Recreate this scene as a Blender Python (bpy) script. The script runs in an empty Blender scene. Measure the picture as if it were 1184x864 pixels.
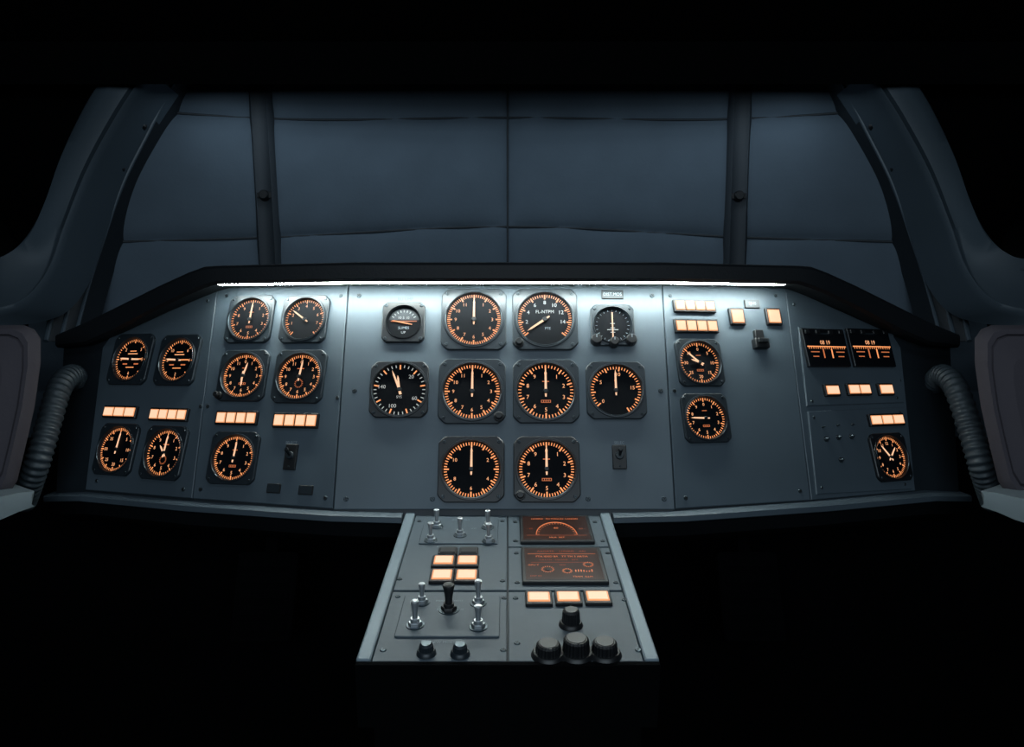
import bpy, math, random
from mathutils import Vector, Matrix
random.seed(4)
sc=bpy.context.scene
try:
    sc.view_settings.view_transform='Standard'
    sc.view_settings.look='None'
except Exception: pass

# ------------------------------------------------------------------ camera
EYE=Vector((0,0,1.10)); F=850.0; CX=587.0; CY=432.0
cd=bpy.data.cameras.new('camera'); cam=bpy.data.objects.new('camera',cd)
sc.collection.objects.link(cam); cam.location=EYE; cam.rotation_euler=(math.radians(90),0,0)
cd.sensor_width=36; cd.lens=F/1184*36; cd.shift_x=5/1184; cd.clip_start=0.02
sc.camera=cam
def ray(px,py): return Vector(((px-CX)/F,1,(CY-py)/F))
def at(px,py,Y): return EYE+ray(px,py)*Y

# ------------------------------------------------------------------ materials
def lin(c):
    return tuple(((v/255)/12.92 if v/255<=0.04045 else ((v/255+0.055)/1.055)**2.4) for v in c)+(1,)
MATS={}
def mat(name,col,rough=.5,metal=0,emis=None,es=1,noise=0,bump=0,nscale=40,sample=True,spec=.5):
    m=bpy.data.materials.new(name); m.use_nodes=True; nt=m.node_tree; b=nt.nodes['Principled BSDF']
    b.inputs['Base Color'].default_value=lin(col); b.inputs['Roughness'].default_value=rough
    b.inputs['Metallic'].default_value=metal; b.inputs['Specular IOR Level'].default_value=spec
    if emis:
        b.inputs['Emission Color'].default_value=lin(emis); b.inputs['Emission Strength'].default_value=es
        if not sample: m.cycles.emission_sampling='NONE'
    if noise or bump:
        tc=nt.nodes.new('ShaderNodeTexCoord'); n=nt.nodes.new('ShaderNodeTexNoise')
        n.inputs['Scale'].default_value=nscale; n.inputs['Detail'].default_value=6
        nt.links.new(tc.outputs['Object'],n.inputs['Vector'])
        if noise:
            cr=nt.nodes.new('ShaderNodeValToRGB'); c=lin(col)
            cr.color_ramp.elements[0].position=.3; cr.color_ramp.elements[1].position=.7
            cr.color_ramp.elements[0].color=tuple(v*(1-noise) for v in c[:3])+(1,)
            cr.color_ramp.elements[1].color=tuple(v*(1+noise) for v in c[:3])+(1,)
            nt.links.new(n.outputs['Fac'],cr.inputs['Fac']); nt.links.new(cr.outputs['Color'],b.inputs['Base Color'])
        if bump:
            n2=nt.nodes.new('ShaderNodeTexNoise'); n2.inputs['Scale'].default_value=nscale*12
            nt.links.new(tc.outputs['Object'],n2.inputs['Vector'])
            bp=nt.nodes.new('ShaderNodeBump'); bp.inputs['Strength'].default_value=bump; bp.inputs['Distance'].default_value=.001
            nt.links.new(n2.outputs['Fac'],bp.inputs['Height']); nt.links.new(bp.outputs['Normal'],b.inputs['Normal'])
    MATS[name]=m; return m
mat('panel_paint',(70,82,91),.5,.1,noise=.10,bump=.08,nscale=9)
mat('panel_dark',(30,38,44),.5,.2,noise=.15,nscale=10)
mat('bezel',(34,42,48),.4,.2)
mat('bezel_black',(17,21,25),.4)
mat('face',(6,9,14),.7,spec=.1)
mat('black_plastic',(13,15,18),.45)
mat('matte_black',(4,5,6),.9,spec=.05)
mat('screw',(70,80,86),.3,.8)
mat('slot',(5,6,7),.8)
mat('chrome',(175,180,184),.34,.8)
mat('rail',(116,130,139),.45,.2)
mat('tick',(40,20,8),.6,emis=(255,160,100),es=1.1,sample=False)
mat('tick_dim',(40,20,8),.6,emis=(196,108,66),es=1.0,sample=False)
mat('numeral',(60,35,20),.6,emis=(255,176,124),es=1.1,sample=False)
mat('needle',(80,60,45),.5,emis=(255,200,160),es=1.0,sample=False)
mat('white_mark',(90,95,98),.6,emis=(186,186,182),es=.8,sample=False)
mat('grey_mark',(140,150,156),.7)
mat('btn',(60,35,20),.4,emis=(250,164,108),es=1.0)
mat('btn_hot',(60,45,30),.4,emis=(255,216,180),es=1.0,sample=False)
mat('screen',(16,8,6),.3,emis=(36,14,8),es=1,sample=False)
mat('screen_amber',(40,20,8),.5,emis=(232,124,70),es=1,sample=False)
mat('screen_dim',(40,20,8),.5,emis=(160,70,36),es=1,sample=False)
mat('led',(200,200,200),.5,emis=(240,252,247),es=74)
mat('hood',(14,18,22),.6,bump=.3,nscale=25,spec=.3)
mat('pad_fabric',(75,87,98),.8,noise=.06,bump=.25,nscale=14,spec=.2)
mat('seam_strap',(36,44,51),.7,bump=.3,nscale=30)
mat('piping',(30,37,43),.7)
mat('rib',(24,30,35),.5,.1,noise=.12)
mat('frame_paint',(66,78,87),.45,.1,noise=.08,nscale=5)
mat('hose',(54,64,71),.45,.1)
mat('side_pad',(72,68,74),.75,bump=.3,nscale=14,spec=.2)
mat('ledge',(118,131,139),.45,.1)
mat('shell',(6,7,9),.9,spec=.05,noise=.2,nscale=3)  # near-black base colour also stands in for the footwell shade
mat('shell_under',(13,16,19),.8,noise=.2,nscale=5,spec=.1)
mat('window_glass',(3,4,5),.35,spec=.2)

# ------------------------------------------------------------------ mesh builder
_gl={}
def glyph(s):
    if s in _gl: return _gl[s]
    cu=bpy.data.curves.new('t','FONT'); cu.body=s; cu.size=1; cu.resolution_u=2; cu.align_x='CENTER'; cu.fill_mode='FRONT'
    o=bpy.data.objects.new('t',cu); sc.collection.objects.link(o)
    bpy.context.view_layer.update()
    me=bpy.data.meshes.new_from_object(o)
    vs=[v.co.copy() for v in me.vertices]; fs=[tuple(p.vertices) for p in me.polygons]
    bpy.data.objects.remove(o); bpy.data.curves.remove(cu); bpy.data.meshes.remove(me)
    if vs:
        ym=(min(v.y for v in vs)+max(v.y for v in vs))/2
        xm=(min(v.x for v in vs)+max(v.x for v in vs))/2
        vs=[Vector((v.x-xm,v.y-ym,0)) for v in vs]
    _gl[s]=(vs,fs); return _gl[s]
class MB:
    def __init__(s): s.v=[];s.f=[];s.mi=[];s.mats=[];s.M=Matrix()
    def slot(s,m):
        if m not in s.mats: s.mats.append(m)
        return s.mats.index(m)
    def add(s,vs,fs,m):
        b=len(s.v); k=s.slot(m); s.v+=[s.M@Vector(v) for v in vs]
        for f in fs: s.f.append([b+i for i in f]); s.mi.append(k)
    def loft(s,loops,m,closed=True,cap0=False,cap1=True,capm=None):
        n=len(loops[0]); vs=[p for l in loops for p in l]; fs=[]
        for i in range(len(loops)-1):
            for j in range(n if closed else n-1):
                a=i*n+j; b=i*n+(j+1)%n; fs.append((a,b,b+n,a+n))
        s.add(vs,fs,m)
        if cap0: s.add(loops[0],[tuple(reversed(range(n)))],capm or m)
        if cap1: s.add(loops[-1],[tuple(range(n))],capm or m)
    def cyl(s,x,y,w0,w1,r0,r1,m,n=24,bev=0,flute=0,capm=None,ph=0):
        def c(r,w):
            return [(x+r*(1-(flute if flute and i%2 else 0))*math.cos(ph+2*math.pi*i/n),y+r*(1-(flute if flute and i%2 else 0))*math.sin(ph+2*math.pi*i/n),w) for i in range(n)]
        L=[c(r0,w0)]
        if bev: L+=[c(r1,w1-bev),c(r1-bev,w1)]
        else: L+=[c(r1,w1)]
        s.loft(L,m,capm=capm)
    def rr(s,x,y,hw,hh,w0,w1,m,r=.001,bev=.0006,capm=None,cap0=False):
        def l(i,w):
            rad=max(r-i,.00005); P=[]
            for (sx,sy,a0) in ((1,1,0),(-1,1,90),(-1,-1,180),(1,-1,270)):
                for k in range(4):
                    a=math.radians(a0+k*30)
                    P.append((x+sx*(hw-i-rad)+rad*math.cos(a),y+sy*(hh-i-rad)+rad*math.sin(a),w))
            return P
        s.loft([l(0,w0),l(0,w1-bev),l(bev,w1)],m,capm=capm,cap0=cap0)
    def quad(s,x,y,w,hw,hh,m,a=0):
        c,d=math.cos(a),math.sin(a)
        s.add([(x+i*c-j*d,y+i*d+j*c,w) for i,j in ((-hw,-hh),(hw,-hh),(hw,hh),(-hw,hh))],[(0,1,2,3)],m)
    def text(s,t,x,y,w,size,m,sx=1,a=0):
        vs,fs=glyph(t); c,d=math.cos(a),math.sin(a)
        s.add([(x+(v.x*sx*c-v.y*d)*size,y+(v.x*sx*d+v.y*c)*size,w) for v in vs],fs,m)
    def screw(s,x,y,r,w=0,h=.001):
        s.cyl(x,y,w,w+h,r,r*.9,'screw',14,bev=h*.35)
        a=random.random()*3.1
        s.quad(x,y,w+h+.00008,r*.75,r*.14,'slot',a); s.quad(x,y,w+h+.0001,r*.14,r*.75,'slot',a)
    def tube(s,P,r,m,k=8):
        n=len(P)-1;L=[]
        for i,p in enumerate(P):
            t=(P[min(i+1,n)]-P[max(i-1,0)]).normalized(); a=t.cross(Vector((0,1,0))).normalized(); b=t.cross(a)
            L.append([p+(a*math.cos(q*2*math.pi/k)+b*math.sin(q*2*math.pi/k))*r for q in range(k)])
        s.loft(L,m,cap0=True)
    def obj(s,name,matrix=None,parent=None,angle=35):
        me=bpy.data.meshes.new(name); me.from_pydata([tuple(v) for v in s.v],[],s.f)
        for m in s.mats: me.materials.append(MATS[m])
        me.polygons.foreach_set('material_index',s.mi); me.update()
        me.shade_smooth(); me.set_sharp_from_angle(angle=math.radians(angle))
        o=bpy.data.objects.new(name,me); sc.collection.objects.link(o)
        if matrix: o.matrix_world=matrix
        if parent: o.parent=parent
        return o
class Fr:
    """a real flat panel: point, normal -> local u (right), v (up), n (out)"""
    def __init__(s,p,n):
        s.p=Vector(p); s.n=Vector(n).normalized(); s.u=Vector((0,0,1)).cross(s.n).normalized(); s.v=s.n.cross(s.u)
    def hit(s,px,py):
        r=ray(px,py); return EYE+r*((s.p-EYE).dot(s.n)/r.dot(s.n))
    def loc(s,px,py):
        d=s.hit(px,py)-s.p; return (d.dot(s.u),d.dot(s.v))
    def mtx(s,o=None,off=0):
        o=(s.p if o is None else o)+s.n*off
        M=Matrix((s.u,s.v,s.n)).transposed().to_4x4(); M.translation=o; return M
def plane3(a,b,c):
    n=(b-a).cross(c-a).normalized()
    if n.y>0: n=-n
    return Fr(a,n)

# ------------------------------------------------------------------ panel planes (convex, five-section)
T=math.radians(17)
PC=Fr(EYE+Vector((0,1.0,0)),(0,-math.cos(T),math.sin(T)))
PB=plane3(PC.hit(404,328),PC.hit(385,590),at(222,578,.946*1.05))
PA=plane3(PB.hit(252,333),PB.hit(222,578),at(98,567,.946*1.05*1.08))
PD=plane3(PC.hit(765,328),PC.hit(781,590),at(938,580,.946*1.05))
PE=plane3(PD.hit(907,333),PD.hit(938,580),at(1058,568,.946*1.05*1.08))
PE2=Fr(PE.p+PE.n*.0022,PE.n)

def poly_inset(P,d):
    n=len(P); A=sum(P[i][0]*P[(i+1)%n][1]-P[(i+1)%n][0]*P[i][1] for i in range(n))
    if A<0: P=P[::-1]
    out=[]
    for i in range(n):
        p0=Vector(P[i-1]);p=Vector(P[i]);p1=Vector(P[(i+1)%n])
        e0=(p-p0).normalized();e1=(p1-p).normalized()
        n0=Vector((-e0.y,e0.x));n1=Vector((-e1.y,e1.x)); b=(n0+n1)
        out.append(tuple(p+b*(d/max(.2,(1+n0.dot(n1))))))
    return out
def plate(mb,fr,pxs,w0,w1,m,inset=.0009,bev=.0008,edge=None):
    mb.M=fr.mtx(); P=[fr.loc(*p) for p in pxs]
    A=poly_inset(P,inset);B=poly_inset(P,inset+bev)
    mb.loft([[(x,y,w0) for x,y in A],[(x,y,w1-bev) for x,y in A],[(x,y,w1) for x,y in B]],m)
    mb.M=Matrix()
ip=MB()
secs=[(PA,[(252,330),(222,577),(98,567),(118,402),(128,388)]),
      (PB,[(252,322),(404,318),(385,589),(222,577)]),
      (PC,[(404,318),(765,318),(781,590),(385,590)]),
      (PD,[(765,318),(907,322),(938,579),(781,589)]),
      (PE,[(907,330),(1032,386),(1042,402),(1059,568),(938,579)])]
for fr,P in secs: plate(ip,fr,P,-.004,0,'panel_paint')
back=[(PA,[(256,316),(222,588),(62,576),(72,384)]),(PB,[(250,312),(406,312),(386,598),(221,588)]),
      (PC,[(403,312),(766,312),(782,600),(384,600)]),(PD,[(764,312),(909,312),(939,588),(780,598)]),
      (PE,[(904,316),(1100,384),(1112,576),(938,588)])]
for fr,P in back: plate(ip,fr,P,-.02,-.0035,'panel_dark',inset=0)
def scr(fr,pts,r=.0034):
    for p in pts:
        ip.M=fr.mtx(fr.hit(*p)); ip.screw(0,0,r,0,.0012)
    ip.M=Matrix()
scr(PA,[(240,348),(140,392),(112,556),(212,566),(232,470)],.003)
scr(PB,[(262,342),(394,342),(232,566),(376,576),(240,470),(390,460)],.003)
scr(PC,[(415,342),(754,342),(400,577),(768,577),(410,452),(764,452),(500,577),(680,577)],.0034)
scr(PD,[(775,342),(897,342),(793,576),(925,568),(780,452)],.003)
scr(PE,[(918,352),(1022,392),(1050,556),(948,568),(1040,440)],.003)
plate(ip,PE,[(922,378),(1032,386),(1044,466),(932,470)],0,.0022,'panel_paint',inset=0,bev=.001)
plate(ip,PE,[(933,476),(1046,471),(1053,566),(943,572)],0,.0022,'panel_paint',inset=0,bev=.001)
scr(PE2,[(930,386),(1026,392),(1037,460),(939,464),(941,483),(1040,477),(1046,560),(950,564)],.0022)
def lip(mir):
    S=[(58,571,.946*1.05*1.08*1.03),(98,570,.946*1.05*1.08),(222,581,.946*1.05),(385,592,.946),(466,594,.946)]
    L=[]
    for x,y,Y in S:
        x=1174-x if mir else x
        p=at(x,y,Y); f=Vector((0,-1,0))
        L.append([p+f*-.02+Vector((0,0,.002)),p+f*.012,p+f*.016+Vector((0,0,-.002)),p+f*.016+Vector((0,0,-.009)),p+f*.012+Vector((0,0,-.011)),p+f*-.02+Vector((0,0,-.016))])
    ip.loft(L,'panel_paint',closed=True,cap0=True)
    L=[]
    for x,y,Y in S:
        x=1174-x if mir else x
        p=at(x,y,Y)+Vector((0,0,-.013))
        L.append([p+Vector((0,.0,0)),p+Vector((0,.01,-.02)),p+Vector((0,.06,-.04)),p+Vector((0,.25,-.05)),p+Vector((0,.25,.0))])
    ip.loft(L,'shell_under',closed=True,cap0=True)
lip(False); lip(True)
ip.obj('instrument_panel')

# ------------------------------------------------------------------ gauges
def octloop(s,w,n=96,c=1.80):
    P=[]
    for i in range(n):
        a=2*math.pi*i/n; ca,sa=abs(math.cos(a)),abs(math.sin(a))
        r=min(s/max(ca,1e-6),s/max(sa,1e-6),c*s/(ca+sa)); P.append((r*math.cos(a),r*math.sin(a),w))
    return P
def circ(r,w,n=96,x=0,y=0): return [(x+r*math.cos(2*math.pi*i/n),y+r*math.sin(2*math.pi*i/n),w) for i in range(n)]
def pol(r,deg): a=math.radians(90-deg); return r*math.cos(a),r*math.sin(a)
def needle(mb,deg,r,w,m='needle',wd=.042,tail=.22,ln=.82):
    a=math.radians(-deg); c,s=math.cos(a),math.sin(a)
    P=[(-wd*.6,-tail),(wd*.6,-tail),(wd,0),(wd*.75,ln*.78),(0,ln),(-wd*.75,ln*.78),(-wd,0)]
    Q=[((x*c-y*s)*r,(x*s+y*c)*r) for x,y in P]
    mb.loft([[(x,y,w) for x,y in Q],[(x,y,w+.0005) for x,y in Q]],m)
def gauge(fr,px,py,rp,name='dial_gauge',bz=1.17,bm='bezel',needles=((0,.82),),nums=None,minor=60,major=12,arc=(0,360),
          nm='numeral',tm='tick',knobs=(),style='',marks=(),t=.005,hubc='bezel_black',ns=.205,nr=.66):
    p=fr.hit(px,py); Y=p.y-EYE.y; r=rp*Y/F; mb=MB(); s=r*bz
    L=[octloop(s,0),octloop(s,t-.0009),octloop(s-.0009,t),circ(r*1.10,t),circ(r*1.085,t+.0016),circ(r*1.03,t+.0018),circ(r*.985,.0012)]
    mb.loft(L,bm,capm='face')
    mb.loft([circ(r*1.02,t+.0018),circ(r*1.012,t+.0022),circ(r*1.0,t+.0018),circ(r*.995,t+.001)],'screw',cap1=False)
    for sx in (-1,1):
        for sy in (-1,1):
            if (sx,sy) in knobs: continue
            mb.screw(sx*s*.83,sy*s*.83,r*.062,t,.0009)
    w=.0016
    a0,a1=arc; full=(a1-a0)>=360
    for i in range(minor+(0 if full else 1)):
        d=a0+(a1-a0)*i/minor; big=(i*major)%minor==0
        ln=.18 if big else .11; wd=.026 if big else .016
        x,y=pol(r*(.965-ln/2),d); mb.quad(x,y,w,r*wd,r*ln/2,tm if not big else 'tick',math.radians(-d))
    if nums:
        k=len(nums)
        for i,n in enumerate(nums):
            d=a0+(a1-a0)*i/(k if full else k-1)
            if not n: continue
            x,y=pol(r*nr,d); mb.text(n,x,y,w,r*ns,nm,1.0)
    if style=='att':
        mb.quad(0,r*.02,w,r*.62,r*.028,'tick'); mb.quad(0,r*.27,w,r*.3,r*.02,'numeral'); mb.quad(0,r*.40,w,r*.2,r*.018,'tick')
        mb.quad(-r*.35,-r*.22,w,r*.14,r*.03,'tick_dim'); mb.quad(r*.35,-r*.22,w,r*.14,r*.03,'tick_dim')
        mb.quad(0,-r*.38,w,r*.25,r*.02,'tick'); 
    if style=='box':
        mb.quad(0,-r*.36,w,r*.17,r*.05,'tick_dim'); 
        for i in range(4): mb.quad(-r*.12+i*r*.08,-r*.36,w+.0001,r*.026,r*.032,'face')
        mb.quad(0,r*.36,w,r*.12,r*.018,'tick_dim')
    if style=='sub':
        for i in range(16):
            x,y=pol(r*.17,i*22.5); mb.quad(x,y-r*.30,w,r*.013,r*.03,'tick_dim',math.radians(-i*22.5))
        mb.quad(0,r*.36,w,r*.16,r*.02,'tick_dim')
    for (tx,x,y,sz,m) in marks: mb.text(tx,x*r,y*r,w+.0001,sz*r,m)
    for i,nd in enumerate(needles):
        needle(mb,nd[0],r,w+.0012+.0008*i,nd[2] if len(nd)>2 else 'needle',ln=nd[1],tail=.2 if len(nd)<4 else nd[3])
    if needles: mb.cyl(0,0,w,w+.0034,r*.10,r*.08,hubc,20,bev=.0005)
    for k in knobs:
        x,y=k[0]*s*.80,k[1]*s*.80
        mb.cyl(x,y,t-.001,t+.004,r*.17,r*.17,'black_plastic',24,bev=.0006)
        mb.cyl(x,y,t+.003,t+.011,r*.14,r*.125,'black_plastic',28,bev=.0008,flute=.08)
    return mb.obj(name,fr.mtx(p))
N12=['0','1','2','3','4','5','6','7','8','9','10','11']
N10=[str(i) for i in range(10)]
N8=['0','5','10','15','20','25','30','35']
NC=['12','1','2','3','4','5','6','7','8','9','10','11']
gauge(PA,153,416,25,name='attitude_gauge',bz=1.22,needles=((-86,.7),(92,.6)),nums=['','3','5','','6','','4','2'],style='att',arc=(0,360),minor=48,major=8)
gauge(PA,207,417,25,name='attitude_gauge',bz=1.22,needles=((-86,.75),),nums=['','6','4','','2','','8','10'],style='att',minor=48,major=8)
gauge(PA,136,520,26,bz=1.16,needles=((4,.8),),nums=N8,minor=60,major=12)
gauge(PA,191,524,27,bz=1.16,needles=((3,.8),(-40,.4)),nums=N10,minor=50,major=10,style='sub')
gauge(PB,290,370,25,bz=1.16,needles=((2,.85),),nums=N10,minor=50,major=10,style='box')
gauge(PB,353,370,25,bz=1.16,needles=((-55,.8),),nums=['','1','2','3','4','5','6','7',''],arc=(-140,140),minor=40,major=8)
gauge(PB,282,435,26,bz=1.18,needles=((14,.62),(180,.5)),nums=N12,minor=60,major=12,style='box',knobs=((-1,-1),))
gauge(PB,347,436,27,bz=1.18,needles=((6,.75),),nums=N12,minor=60,major=12,style='sub')
gauge(PB,271,530,26,bz=1.18,needles=((4,.75),),nums=N10,minor=60,major=10,style='box')
gauge(PC,548,370,32,needles=((0,.86),),nums=N12,minor=72,major=12,ns=.18)
gauge(PC,630,370,32,needles=((-125,.78),),nums=['','2','4','6','8','10','12','14',''],arc=(-130,130),minor=48,major=8,nm='white_mark',marks=(('FL-NTPM',0,.30,.17,'white_mark'),('PTE',.1,-.34,.13,'grey_mark')),knobs=((-1,-1),))
gauge(PC,462,451,31,bm='bezel_black',bz=1.08,needles=((-22,.8),(-8,.55)),nums=['','20','','60','','100','','140',''],nm='white_mark',minor=36,major=9,tm='white_mark',marks=(('SYS',0,-.28,.14,'white_mark'),))
gauge(PC,546,453,33,needles=((0,.86),),nums=N12,minor=60,major=12,knobs=((1,-1),),ns=.18)
gauge(PC,631,453,33,needles=((0,.86),),nums=N10,minor=50,major=10,style='box',bz=1.15)
gauge(PC,712,452,30,bz=1.14,needles=((0,.84),),nums=['0','','5','','10','','15','',''],arc=(-130,150),minor=40,major=8,marks=(('0',0,.4,.2,'tick'),))
gauge(PC,545,543,33,bm='bezel_black',bz=1.16,needles=((0,.86),),nums=['0','','2','','4','','6','','8','','10',''],minor=60,major=12,knobs=(),ns=.18)
gauge(PC,632,543,33,bm='bezel_black',bz=1.16,needles=((0,.86),),nums=N10,minor=60,major=10,style='box',knobs=((-1,-1),))
gauge(PD,808,420,25,bz=1.14,needles=((-48,.75),(-70,.45)),nums=N8,minor=48,major=8,style='box')
gauge(PD,815,484,25,bz=1.16,needles=((-88,.75),),nums=N10,minor=50,major=10,style='box')
gauge(PE2,1028,529,24.5,name='panel_clock',bz=1.14,bm='bezel_black',needles=((-38,.72),(42,.6)),nums=NC,minor=60,major=12)

def winder():
    p=PC.hit(467,374); k=(p.y)/F; mb=MB(); s=24.5*k; r=20*k;t=.006
    mb.loft([octloop(s,0,c=1.8),octloop(s,t-.001,c=1.8),octloop(s-.001,t,c=1.8),circ(r*1.06,t),circ(r*1.02,t+.0015),circ(r*.96,.0012)],'bezel_black',capm='face')
    for sx in(-1,1):
        for sy in(-1,1): mb.screw(sx*s*.83,sy*s*.83,2.2*k,t)
    w=.0016
    P=[(r*.9*math.cos(math.radians(a)),r*.9*math.sin(math.radians(a)),w) for a in range(12,169,6)]
    mb.add(P,[tuple(range(len(P)))],'panel_dark')
    for i in range(9):
        d=-60+15*i; x,y=pol(r*.72,d); mb.quad(x,y,w+.0002,r*.02,r*.07,'white_mark',math.radians(-d))
    mb.text('10 5 10',0,r*.32,w+.0002,r*.22,'white_mark')
    needle(mb,-78,r,w+.0008,'tick',wd=.04,tail=.5,ln=.7)
    mb.quad(0,r*.1,w+.0004,r*.75,r*.03,'tick_dim')
    mb.text('SLIMES',0,-r*.3,w,r*.22,'grey_mark'); mb.text('UP',0,-r*.58,w,r*.22,'white_mark')
    mb.obj('window_gauge',PC.mtx(p))
winder()
def ils():
    p=PC.hit(708,377); k=p.y/F; mb=MB(); s=25*k; r=21.5*k;t=.005
    mb.loft([octloop(s,0,c=1.8),octloop(s,t-.001,c=1.8),octloop(s-.001,t,c=1.8),circ(r*1.07,t),circ(r*1.03,t+.0018),circ(r*.97,.0012)],'bezel',capm='face')
    for sx in(-1,1): mb.screw(sx*s*.82,s*.82,2.2*k,t)
    w=.0016
    for i in range(24):
        x,y=pol(r*.86,15*i); mb.quad(x,y,w,r*.012,r*.05,'grey_mark',math.radians(-15*i))
    mb.quad(0,-r*.05,w+.001,r*.035,r*.8,'needle'); mb.quad(0,-r*.25,w+.0009,r*.3,r*.02,'white_mark')
    for i in range(3): mb.quad(0,r*(.1-.25*i),w+.0012,r*.12,r*.018,'white_mark')
    for dx,dy,rr,h in ((-.80,-.78,.26,.010),(.80,-.78,.26,.010),(0,-.92,.22,.013)):
        mb.cyl(dx*s,dy*s,t-.002,t+h,rr*s,rr*s*.92,'black_plastic',28,bev=.001,flute=.06)
        mb.quad(dx*s,dy*s+rr*s*.5,t+h+.0001,rr*s*.07,rr*s*.3,'grey_mark')
    mb.obj('course_deviation_gauge',PC.mtx(p))
ils()

# ------------------------------------------------------------------ annunciator button banks
def bank(fr,px,py,wp,hp,n,name='lit_button_bank'):
    p=fr.hit(px,py); k=p.y/F
    a=fr.hit(px-wp/2,py);b=fr.hit(px+wp/2,py); W=(b-a).length; H=hp*k*1.03; mb=MB()
    mb.rr(0,0,W/2,H/2,0,.005,'black_plastic',r=.0012,bev=.0008)
    cw=(W-.0028)/n
    for i in range(n):
        x=-W/2+.0014+cw*(i+.5)
        mb.rr(x,0,cw/2-.0009,H/2-.0027,.004,.0060,'btn',r=.0005,bev=.0005)
        mb.rr(x,0,cw/2-.0019,H/2-.0038,.0058,.0062,'btn_hot',r=.0004,bev=.0001)
    mb.obj(name,fr.mtx(p))
bank(PA,141,477,38,14,3); bank(PA,197,480,44,15,4)
bank(PB,275,484,48,16,4); bank(PB,343,487,52,17,4)
bank(PD,802,355,48,15,4); bank(PD,804,378,50,16,4)
bank(PD,851,367,17,20,1,'lit_push_button'); bank(PD,893,367,17,20,1,'lit_push_button')
bank(PE2,960,452,17,14,1,'lit_push_button'); bank(PE2,991,451,27,14,2); bank(PE2,1022,451,17,14,1,'lit_push_button')
bank(PE2,1023,486,40,14,3)

def placard(fr,px,py,wp,hp,txt='',name='placard',m='black_plastic',sx=1):
    p=fr.hit(px,py);k=p.y/F; mb=MB(); mb.rr(0,0,wp/2*k,hp/2*k,0,.0022,m,r=.0008,bev=.0005)
    mb.rr(0,0,wp/2*k-.0012,hp/2*k-.0012,.0021,.0023,'bezel',r=.0004,bev=.0001)
    if txt: mb.text(txt,0,0,.0024,hp*k*.5,'grey_mark',sx)
    mb.obj(name,fr.mtx(p))
placard(PC,708,341,25,11,'DIST.MOS',sx=.9); placard(PB,317,565,17,11,''); placard(PB,354,567,18,11,'')
placard(PD,869,352,19,10,'SJNS')
def etched(fr,px,py,txt,sz,name='etched_label'):
    p=fr.hit(px,py);mb=MB(); mb.text(txt,0,0,.0002,sz*p.y/F,'bezel_black' if py<350 else 'grey_mark'); mb.obj(name,fr.mtx(p))
etched(PC,469,346,'BLI UMP',5); etched(PB,337,512,'SELECT',4.5); etched(PC,716,512,'SELEC',4.5); etched(PD,876,383,'STND',4)

def psw(fr,px,py,wp=15,hp=28,up=True):
    p=fr.hit(px,py);k=p.y/F; mb=MB()
    mb.rr(0,0,wp/2*k,hp/2*k,0,.004,'black_plastic',r=.001,bev=.0008)
    mb.cyl(0,.002,.003,.007,wp*.33*k,wp*.3*k,'bezel',8,bev=.0005)
    d=1 if up else -1
    L=[]
    for q,(rr) in ((0,.0018),(.5,.0021),(.9,.0030),(1,.0022)):
        L.append([( rr*math.cos(a*math.pi/6),.002+d*.006*q+rr*math.sin(a*math.pi/6),.006+.011*q) for a in range(12)])
    mb.loft(L,'bezel_black')
    mb.screw(0,-hp*.38*k,.0014,.004)
    mb.obj('toggle_switch',fr.mtx(p))
psw(PB,337,529,15,30); psw(PC,716,529,16,28)
def lever():
    p=PD.hit(877,395);k=p.y/F;mb=MB()
    mb.rr(0,.006,5.5*k,8*k,0,.006,'black_plastic',r=.001); mb.rr(0,-.005,9*k,6*k,0,.010,'black_plastic',r=.0015,bev=.001)
    mb.rr(0,-.002,6*k,2.5*k,.009,.013,'bezel_black',r=.001); mb.obj('lever_switch',PD.mtx(p))
lever()

def tape(px,py,wp,hp):
    p=PE2.hit(px,py);k=p.y/F;W=(PE2.hit(px+wp/2,py)-PE2.hit(px-wp/2,py)).length;H=hp*k*1.04;mb=MB()
    mb.rr(0,0,W/2,H/2,0,.005,'bezel_black',r=.0012,bev=.0008,capm='face')
    w=.0053
    mb.quad(0,H*.02,w,W*.46,H*.014,'tick')
    for i in range(17): mb.quad(-W*.42+i*W*.84/16,-H*.02,w,W*.007,H*.022,'tick')
    mb.text('08 19',-W*.02,H*.13,w,H*.15,'numeral'); 
    mb.quad(-W*.10,-H*.16,w,W*.015,H*.12,'tick_dim'); mb.quad(W*.10,-H*.16,w,W*.015,H*.12,'tick')
    mb.quad(-W*.30,-H*.12,w,W*.1,H*.012,'tick_dim'); mb.quad(W*.30,-H*.12,w,W*.1,H*.012,'tick_dim')
    mb.quad(-W*.30,-H*.24,w,W*.07,H*.012,'tick_dim'); mb.quad(W*.30,-H*.24,w,W*.07,H*.012,'tick_dim')
    mb.quad(0,H*.36,w,W*.2,H*.025,'screw')
    for sx in (-.8,-.3,.3,.8): mb.rr(sx*W/2,H*.40,W*.05,H*.05,.004,.0075,'black_plastic')
    mb.obj('tape_display',PE2.mtx(p))
tape(953,403,48,44); tape(1005,403,47,44)
def minisw(fr,px,py,r=.0026):
    p=fr.hit(px,py);mb=MB(); mb.cyl(0,0,0,.0015,r*1.6,r*1.6,'bezel',6,bev=.0003); mb.cyl(0,0,.001,.006,r,r*.7,'screw',16,bev=.0006)
    mb.obj('small_switch',fr.mtx(p))
for q in ((955,508),(969,506),(984,505),(972,532)): minisw(PE2,*q)
for q in ((951,494),(968,492),(985,491)): minisw(PE2,*q,r=.0012)

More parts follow.
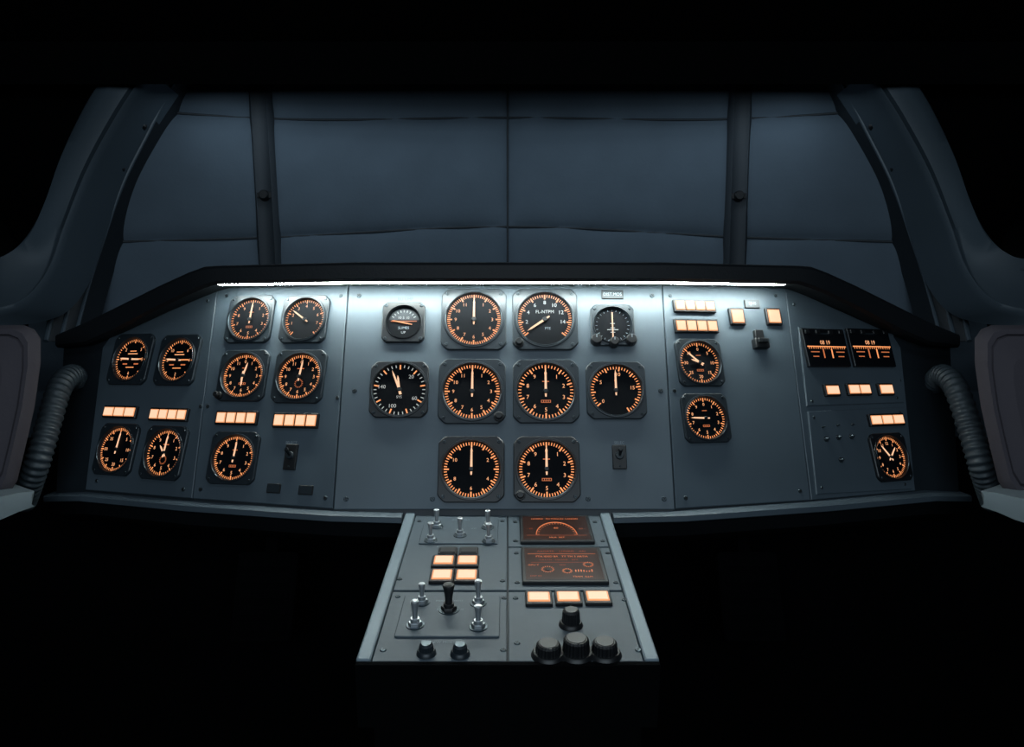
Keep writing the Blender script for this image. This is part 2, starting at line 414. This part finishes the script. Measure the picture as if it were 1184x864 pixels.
# ------------------------------------------------------------------ glareshield + LED strip
def sta(mir_pts):
    L=list(mir_pts); R=[(1174-x,)+tuple(r) for x,*r in reversed(L)]; return L+[ (587,)+L[-1][1:] ]+R
GS=sta([(64,402,386,1.16),(98,398,371,1.13),(130,384,355,1.105),(180,358,330,1.07),(215,341,314,1.045),(234,333,307,1.035),(250,328,306,1.03),(405,325.2,302,.988)])
g=MB();L=[]
for x,yb,yt,Y in GS:
    b=at(x,yb,Y);t=at(x,yt,Y); h=t-b
    L.append([b+Vector((0,.08,.0)),b+Vector((0,.006,-.0)),b+Vector((0,0,.004)),b+h*.8,b+h*.93+Vector((0,.003,0)),t+Vector((0,.010,0)),t+Vector((0,.30,-.0)),b+Vector((0,.30,0))])
g.loft(L,'hood',cap0=True); g.obj('glareshield',angle=28)
g=MB();L=[]
for x,yt,yb,Y in ((252,327.6,329.2,1.038),(405,324.9,327.1,.996),(587,324.8,327.0,.996),(769,324.9,327.1,.996),(922-14,327.6,329.2,1.036)):
    a=at(x,yt,Y); b=at(x,yb,Y)
    L.append([a+Vector((0,.012,0)),a,b,b+Vector((0,.012,0))])
g.loft(L,'led',cap0=True); g.obj('led_strip_light')

# ------------------------------------------------------------------ pedestal
S=math.radians(12.3)
pb=at(587,595,.95)
PP=Fr(pb,(0,-math.sin(S),math.cos(S)))
def pv(py): return PP.loc(587,py)[1]
vN=pv(766); HW=.1315; RL=.0125
ped=MB(); ped.M=PP.mtx()
vc=(0.004+vN)/2; hv=(0.004-vN)/2
ped.rr(0,vc,HW-.004,hv,-.06,-.003,'panel_dark',r=.002)
for sx in(-1,1):
    ped.rr(sx*(HW-RL/2),vc,RL/2,hv,-.055,.003,'rail',r=.0015,bev=.0012)
ped.rr(0,vc-.002,HW-.012,hv-.002,-.75,-.05,'matte_black',r=.004)
ped.rr(0,vN-.003,HW,.003,-.06,.001,'matte_black',r=.001,cap0=True)
def pr(u0,u1,p0,p1,w0=-.004,w1=0,m='panel_paint',**k):
    v0,v1=pv(p1),pv(p0); ped.rr((u0+u1)/2,(v0+v1)/2,(u1-u0)/2,(v1-v0)/2,w0,w1,m,**k)
I=HW-RL-.0008
pr(-I,-.0008,596,682.5); pr(-I,-.0008,684.5,765)
pr(.0008,I,596,632); pr(.0008,I,633.5,682.5); pr(.0008,I,684.5,765)
def ps(px,py,r=.0026):
    u,v=PP.loc(px,py); ped.screw(u,v,r,0,.001)
for q in ((485,603),(581,603),(462,670),(581,672),(596,604),(688,604),(596,626),(697,626),(597,640),(703,640),(598,674),(712,674),(460,690),(583,692),(443,752),(582,752),(596,692),(722,694),(598,744),(738,752)): ps(*q,r=.0030)
def sub(px0,px1,py0,py1,h=.0018,m='panel_paint'):
    pm=(py0+py1)/2; u0=PP.loc(px0,pm)[0];u1=PP.loc(px1,pm)[0]; pr(u0,u1,py0,py1,0,h,m,r=.002,bev=.0006)
sub(488,576,599,630); sub(462,578,690,738)
ped.M=Matrix(); ped_o=ped.obj('center_pedestal')
PQ=Fr(PP.p+PP.n*.0018,PP.n)
def tog(px,py,h=.021,r=.0030,black=False,tilt=.12,fr=PQ):
    p=fr.hit(px,py);mb=MB()
    mb.cyl(0,0,0,.0008,r*2.6,r*2.6,'screw',28,bev=.0003)
    mb.cyl(0,0,.0006,.004,r*2.0,r*1.9,'chrome' if not black else 'black_plastic',6,bev=.0005)
    mb.cyl(0,0,.004,.0075,r*1.35,r*1.3,'chrome' if not black else 'black_plastic',20,bev=.0004)
    L=[]
    for q,rr in ((0,.7),(.3,.75),(.7,1.0),(.88,1.2),(.96,1.1),(1.0,.7)):
        rr*=r*(1.25 if black else 1); w=.006+(h-.006)*q; y=tilt*h*q
        L.append([(rr*math.cos(a*math.pi/8),y+rr*math.sin(a*math.pi/8),w) for a in range(16)])
    mb.loft(L,'chrome' if not black else 'black_plastic'); mb.obj('toggle_switch',fr.mtx(p))
for x,y in ((505,609),(498,625),(532,619),(564,610),(565,626)): tog(x,y,h=.022,r=.0031)
tog(488,697,.020); tog(519,705,.026,.0040,True); tog(553,698,.024,.0032); tog(480,723,.024,.0034); tog(553,725,.021,.0034)
def plabels():
    mb=MB();mb.M=PP.mtx()
    def tx(t,px,py,s,w=.0021):
        u,v=PP.loc(px,py); mb.text(t,u,v,w,s,'grey_mark')
    tx('IFT PRFMLS',533,603,.0045); tx('NAV',512,613,.0035); tx('LNT',548,613,.0035); tx('EMFT DISPNS',521,707,.0045); tx('PSDU STBL MENT',520,697,.0035)
    tx('SLEW MODE',512,743,.0045,.0003); tx('2',506,632.5,.004,.0003)
    mb.obj('pedestal_lettering')
plabels()
def knob(px,py,r=.010,h=.016,m='black_plastic',skirt=True):
    p=PP.hit(px,py);mb=MB()
    if skirt: mb.cyl(0,0,0,.004,r*1.35,r*1.25,m,36,bev=.0012)
    mb.cyl(0,0,.003,h,r*1.02,r*.94,m,48,bev=.0016,flute=.05)
    mb.cyl(0,0,h-.0005,h+.0005,r*.72,r*.70,'screw' if m=='bezel' else 'bezel_black',32,bev=.0003)
    mb.quad(0,r*.5,h+.0007,r*.05,r*.25,'bezel'); mb.obj('control_knob',PP.mtx(p))
knob(493,756,.0066,.010,'bezel'); knob(532,757,.0066,.010,'bezel')
knob(660,723,.0086,.016); knob(634,758,.0114,.012); knob(666,757,.0120,.016); knob(699,757,.0114,.013)
def pbtn(px,py,wp,hp,lit=True):
    p=PP.hit(px,py);a=PP.hit(px,py-hp/2);b=PP.hit(px,py+hp/2);H=(a-b).length;k=p.y/F;W=wp*k;mb=MB()
    mb.rr(0,0,W/2,H/2,0,.0035,'black_plastic',r=.0015,bev=.001)
    if lit:
        mb.rr(0,0,W/2-.0024,H/2-.0044,.0025,.0045,'btn',r=.0008,bev=.0008)
        mb.rr(0,0,W/2-.0040,H/2-.0064,.0043,.0047,'btn_hot',r=.0005,bev=.0001)
    else: mb.rr(0,0,W/2-.002,H/2-.002,.003,.0045,'bezel_black',r=.0008)
    mb.obj('lit_push_button' if lit else 'dark_push_button',PP.mtx(p))
pbtn(518,639.5,22,8,False); pbtn(542,639.5,22,8,False)
pbtn(513,651,27,13.5); pbtn(540.5,651,27,13.5); pbtn(511,668,28,15.5); pbtn(539.5,668,28,15.5)
pbtn(623,694,31,16); pbtn(657,693.5,31,16); pbtn(691,693,31,16)
def disp(px0,px1,py0,py1,kind):
    pm=(py0+py1)/2; v0=pv(py1);v1=pv(py0); u0=PP.loc(px0,pm)[0];u1=PP.loc(px1,pm)[0]
    W=u1-u0;H=v1-v0; o=PP.p+PP.u*((u0+u1)/2)+PP.v*((v0+v1)/2);mb=MB()
    mb.rr(0,0,W/2,H/2,0,.004,'bezel_black',r=.002,bev=.001); hw,hh=W/2-.004,H/2-.005
    mb.rr(0,0,hw,hh,.0035,.0042,'screen',r=.001,bev=.0002)
    w=.0044
    if kind==1:
        n=40; pts=[];q=[]
        for i in range(n+1):
            a=math.pi*i/n; x=-math.cos(a)*hw*.62; y=-hh*.62+math.sin(a)*hh*1.1
            pts.append((x,y,w)); q.append((x*.97,-hh*.62+(y+hh*.62)*.94,w))
            if i%2==0: mb.quad(x*.90,-hh*.62+(y+hh*.62)*.86,w,.0003,.0014,'screen_amber',math.radians(90-a*180/math.pi))
        mb.add(pts+q,[(i,i+1,n+2+i,n+1+i) for i in range(n)],'screen_amber')
        mb.text('LLMIINS   FH TONUN  LANHIN',0,hh*.76,w,.0050,'screen_amber',.85); mb.text('40',0,-hh*.05,w,.006,'screen_amber')
        mb.text('- 20',-hw*.80,-hh*.1,w,.005,'screen_dim'); mb.text('60 -',hw*.80,-hh*.1,w,.005,'screen_dim')
        mb.quad(0,-hh*.66,w,hw*.9,.0004,'screen_dim'); mb.text('MLA  0ET',0,-hh*.83,w,.0045,'screen_amber')
    else:
        mb.text('AAGATE    LHNKIS    ARI',0,hh*.80,w,.0046,'screen_dim',1.1)
        mb.quad(0,hh*.62,w,hw*.92,.0003,'screen_amber')
        mb.text('FTA IDSD 8A   TT TM 3 ARTIA',0,hh*.44,w,.0052,'screen_amber',.85)
        mb.text('CA LTN   SGLIWB    BTV',-hw*.1,hh*.22,w,.0040,'screen_dim')
        mb.quad(-hw*.05,hh*.05,w,hw*.80,.0003,'screen_dim')
        mb.text('GPU T',-hw*.78,-hh*.12,w,.0042,'screen_amber'); mb.text('SDS',-hw*.02,-hh*.12,w,.0042,'screen_dim')
        mb.text('DSP 03',-hw*.74,-hh*.80,w,.0042,'screen_dim'); mb.text('TSAM  ILLM',hw*.45,-hh*.84,w,.0042,'screen_amber')
        for x,y,R in ((-hw*.42,-hh*.40,.0062),(hw*.66,-hh*.10,.0050),(0.08*hw,-hh*.50,.0046)):
            for i in range(16):
                a=i*22.5; X,Y=pol(R,a); mb.quad(x+X,y+Y,w+.0002,.0004,.0010,'screen_amber',math.radians(-a))
            mb.cyl(x,y,w,w+.0003,R*.45,R*.45,'bezel_black',16)
        for i in range(7):
            h=.001+.0020*random.random(); mb.quad(hw*(.30+.07*i),-hh*.56+h,w+.0002,.0006,h,'screen_amber')
    mb.obj('amber_display_screen',PP.mtx(o))
disp(601,684,599,630,1); disp(603,699,636,677,2)

# ------------------------------------------------------------------ padded windscreen cover
def pad():
    mb=MB(); NX,NZ=320,220; bandL,bandR=-.494,.478
    def hb(z): return .905-.22*max(z,0)**1.3 - .06*max(0,z-.3)
    def ysurf(x,z): return 1.63-.30*x*x-.10*max(0,z-.2)**1.3
    SZ=[(.055,.12),(.318,.10),(.552,.06),(.74,.05)]
    def seam(x,k):
        q,c=SZ[k]; return q-c*x*x+.006*math.cos((x/.5)*math.pi)
    V=[];lo,hi=-.12,.78
    for j in range(NZ+1):
        z=lo+(hi-lo)*j/NZ
        for i in range(NX+1):
            s=-1+2*i/NX; x=s*hb(z); y=ysurf(x,z)
            dx=min(abs(x),abs(x-bandL+.03*z),abs(x-bandR))
            dz=min(abs(z-seam(x,k)) for k in range(4))
            puff=.012*(1-math.exp(-dx/.018))*(1-math.exp(-dz/.016))+.006*(1-math.exp(-dz/.09))*(1-math.exp(-dx/.1))
            puff+=.0022*math.sin(31*x+9*z+2*math.sin(7*x))*math.exp(-dz/.05)
            V.append((x,y-puff,z))
    Fc=[(j*(NX+1)+i,j*(NX+1)+i+1,(j+1)*(NX+1)+i+1,(j+1)*(NX+1)+i) for j in range(NZ) for i in range(NX)]
    mb.M=Matrix.Translation(EYE); mb.add(V,Fc,'pad_fabric')
    mb.tube([Vector((0,ysurf(0,-.1+.85*t/60)-.003,-.1+.85*t/60)) for t in range(61)],.0020,'piping')
    for k in range(4):
        P=[]
        for t in range(81):
            x=-.80+1.6*t/80; z=seam(x,k); P.append(Vector((x,ysurf(x,z)-.001,z)))
        mb.tube(P,.0026,'piping')
    for x0,sl in ((bandL,-.03),(bandR,0.01)):
        L=[]
        for i in range(41):
            z=-.1+.85*i/40; x=x0+sl*z; y=ysurf(x,z)-.010
            L.append([(x-.024,y+.012,z),(x-.022,y-.003,z),(x-.016,y-.010,z),(x-.009,y-.004,z),(x+.009,y-.004,z),(x+.016,y-.010,z),(x+.022,y-.003,z),(x+.024,y+.012,z)])
        mb.loft(L,'seam_strap',closed=False,cap1=False)
        z=.37;x=x0+sl*z;y=ysurf(x,z)-.014
        mb.M=Matrix.Translation(EYE+Vector((x,y,z)))@Matrix.Rotation(math.radians(90),4,'X')
        mb.cyl(0,0,0,.012,.012,.010,'black_plastic',20,bev=.002); mb.rr(0,.0,.015,.006,0,.006,'black_plastic')
        mb.M=Matrix.Translation(EYE)
    mb.obj('padded_windscreen_cover',angle=60)
pad()

# ------------------------------------------------------------------ arch ribs and side window frames
def cr(P,n):
    P=[Vector(p) for p in P]; P=[2*P[0]-P[1]]+P+[2*P[-1]-P[-2]];m=len(P)-3;out=[]
    for k in range(n+1):
        t=k/n*m; i=min(int(t),m-1);t-=i; a,b,c,d=P[i:i+4]
        out.append(.5*((2*b)+(-a+c)*t+(2*a-5*b+4*c-d)*t*t+(-a+3*b-3*c+d)*t**3))
    return out
def sweep(A,B,prof,m,mb,mir,n=60):
    A=cr(A,n);B=cr(B,n);L=[]
    for a,b in zip(A,B):
        row=[]
        for f,d in prof:
            q=a.lerp(b,f); px=1174-q.x if mir else q.x
            row.append(at(px,q.y,q.z)+Vector((0,d,0)))
        L.append(row)
    mb.loft(L,m,closed=False,cap1=False); return A,B
for mir in (False,True):
    c1=[(208,86,1.42),(176,150,1.42),(144,215,1.41),(120,285,1.39),(104,335,1.36),(88,395,1.30)]
    c2=[(182,86,1.38),(148,145,1.38),(113,210,1.37),(87,275,1.35),(71,335,1.32),(58,395,1.26)]
    mb=MB()
    A,B=sweep(c1,c2,[(0,.06),(0,0),(.1,-.012),(.35,-.015),(.45,-.004),(.52,-.004),(.6,-.018),(.9,-.018),(1,0),(1,.06)],'rib',mb,mir)
    for f,d,rr in ((.02,-.006,.0035),(.48,-.010,.004),(.97,-.014,.0045)):
        P=[]
        for a,b in zip(A,B):
            q=a.lerp(b,f); P.append(at(1174-q.x if mir else q.x,q.y,q.z)+Vector((0,d,0)))
        mb.tube(P,rr,'frame_paint')
    for k in (12,21,30,39,48):
        q=A[k].lerp(B[k],.25); px=1174-q.x if mir else q.x
        p=at(px,q.y,q.z)+Vector((0,-.013,0))
        mb.M=Matrix.Translation(p)@Matrix.Rotation(math.radians(90),4,'X'); mb.cyl(0,0,-.002,.007,.0075,.006,'black_plastic',16,bev=.001); mb.M=Matrix()
    mb.obj('arch_rib',angle=40)
    c4=[(176,86,1.34),(142,138,1.33),(108,200,1.31),(83,262,1.28),(64,315,1.24),(36,350,1.18),(0,364,1.12),(-70,372,1.0)]
    c3=[(122,86,1.34),(98,125,1.33),(72,180,1.31),(54,232,1.28),(36,268,1.24),(14,290,1.18),(-14,298,1.12),(-80,300,1.0)]
    mb=MB()
    sweep(c4,c3,[(-.04,.10),(-.03,.0),(.0,-.012),(.05,-.016),(.09,-.012),(.11,.002),(.15,.002),(.2,-.012),(.55,-.020),(.85,-.016),(.95,-.008),(1,.01),(1.03,.12)],'frame_paint',mb,mir,80)
    C=cr(c3,40);V=[];
    for q in C:
        px=1174-q.x if mir else q.x; V.append(at(px,q.y,q.z)+Vector((0,.05,0)))
    sx=1 if mir else -1
    V2=[Vector((sx*1.25,v.y,EYE.z+.62)) for v in V]
    mb.loft([V,V2],'window_glass',closed=False,cap1=False)
    mb.obj('window_2' if mir else 'window_1',angle=40)

# ------------------------------------------------------------------ hoses, side pads, ledges
def hose(P,rad):
    n=520;C=cr(P,n);W=[at(*p) for p in C];L=[];up=Vector((0,1,0))
    for i,p in enumerate(W):
        t=(W[min(i+1,n)]-W[max(i-1,0)]).normalized();a=t.cross(up).normalized();b=t.cross(a)
        r=rad*(1+.07*math.sin(i/n*2*math.pi*32))
        L.append([p+(a*math.cos(q*math.pi/12)+b*math.sin(q*math.pi/12))*r for q in range(24)])
    mb=MB();mb.loft(L,'hose',cap0=True);mb.obj('corrugated_hose',angle=80)
hose([(94,444,1.16),(83,434,1.12),(69,449,1.08),(57,488,1.05),(45,530,1.03),(34,562,1.04),(27,582,1.06)],.0158)
hose([(1078,444,1.16),(1090,434,1.12),(1105,449,1.08),(1121,494,1.05),(1133,534,1.03),(1142,562,1.04),(1149,582,1.06)],.0158)
for mir in(False,True):
    sg=1 if mir else -1
    def X(px): return 1174-px if mir else px
    P=[(-90,376),(28,376),(40,381),(47,392),(47,420),(40,470),(30,515),(20,556),(10,572),(-90,590)]
    Y=.97; mb=MB()
    def lp(ins,dy):
        c=(-30,470); return [at(X(c[0]+(x-c[0])*(1-ins)),c[1]+(y-c[1])*(1-ins),Y)+Vector((sg*max(dy,0)*.9,dy,0)) for x,y in P]
    mb.loft([lp(0,.10),lp(-.0,.0),lp(.02,-.010),lp(.06,-.018),lp(.12,-.018),lp(.135,-.014),lp(.15,-.018),lp(.4,-.024)],'side_pad')
    mb.obj('side_wall_pad',angle=50)
    mb=MB()
    L=[]
    for px,py,Yd,h in ((-80,590,.80,.03),(0,575,.90,.024),(22,570,.93,.020),(40,568,.955,.016)):
        p=at(X(px),py,Yd); o=Vector((sg*.10,.09,0)); L.append([p+o,p,p+Vector((0,-.006,-.004)),p+Vector((0,-.006,-h)),p+Vector((0,.0,-h-.004)),p+o+Vector((0,0,-h-.004))])
    mb.loft(L,'ledge',cap0=True); mb.obj('armrest_ledge')
    mb=MB(); c=at(X(308),690,1.45)
    mb.M=Matrix.Translation(c)@Matrix.Rotation(math.radians(72),4,'X')
    mb.rr(0,0,.06,.085,0,.02,'shell',r=.01,bev=.004)
    for k in range(5): mb.rr(0,-.06+.03*k,.05,.005,.019,.024,'shell',r=.002)
    mb.rr(0,.11,.012,.14,-.02,0,'shell',r=.003)
    mb.obj('rudder_pedal')

# ------------------------------------------------------------------ cabin shell
def boxobj(name,x0,x1,y0,y1,z0,z1,m):
    mb=MB();mb.add([(x,y,z) for z in(z0,z1) for x,y in((x0,y0),(x1,y0),(x1,y1),(x0,y1))],[(0,3,2,1),(4,5,6,7),(0,1,5,4),(1,2,6,5),(2,3,7,6),(3,0,4,7)],m);mb.obj(name)
boxobj('floor',-1.35,1.35,-1.2,1.9,-.05,0,'shell')
boxobj('wall_left',-1.35,-1.27,-1.2,1.9,0,2.0,'shell')
boxobj('wall_right',1.27,1.35,-1.2,1.9,0,2.0,'shell')
boxobj('wall_front',-1.27,1.27,1.72,1.9,0,2.0,'shell')
boxobj('wall_back',-1.27,1.27,-1.2,-1.12,0,2.0,'shell')
mb=MB(); P=[(-1.12,.56),(1.24,.56),(1.29,.508),(1.31,.516),(1.72,.72),(1.72,.9),(-1.12,.9)]
mb.M=Matrix.Translation(EYE)
mb.loft([[(-1.27,y,z) for y,z in P],[(1.27,y,z) for y,z in P]],'matte_black',cap0=True); mb.obj('ceiling')

# ------------------------------------------------------------------ lights
def area(name,loc,tgt,sx,sy,e,col):
    l=bpy.data.lights.new(name,'AREA');l.shape='RECTANGLE';l.size=sx;l.size_y=sy;l.energy=e;l.color=col
    o=bpy.data.objects.new(name,l);sc.collection.objects.link(o);o.location=loc
    o.rotation_euler=(Vector(tgt)-Vector(loc)).to_track_quat('-Z','Y').to_euler();return o
area('cabin_fill',(0,-.8,EYE.z+.22),(0,1.3,EYE.z+.05),1.5,.4,10,(.72,.88,1))  # added fill behind the camera for soft frontal light, no actual fixture
area('ceiling_lamp',(0,.45,EYE.z+.54),(0,.8,EYE.z-.3),1.0,.12,1.3,(.74,.88,1))
area('header_fill',(0,1.40,EYE.z+.535),(0,1.60,EYE.z+.05),1.2,.03,.8,(.72,.88,1))  # added fill hidden behind the header, brightens the padding it would shade
w=bpy.data.worlds.new('world');sc.world=w;w.use_nodes=True
w.node_tree.nodes['Background'].inputs[0].default_value=(.01,.014,.02,1);w.node_tree.nodes['Background'].inputs[1].default_value=.3
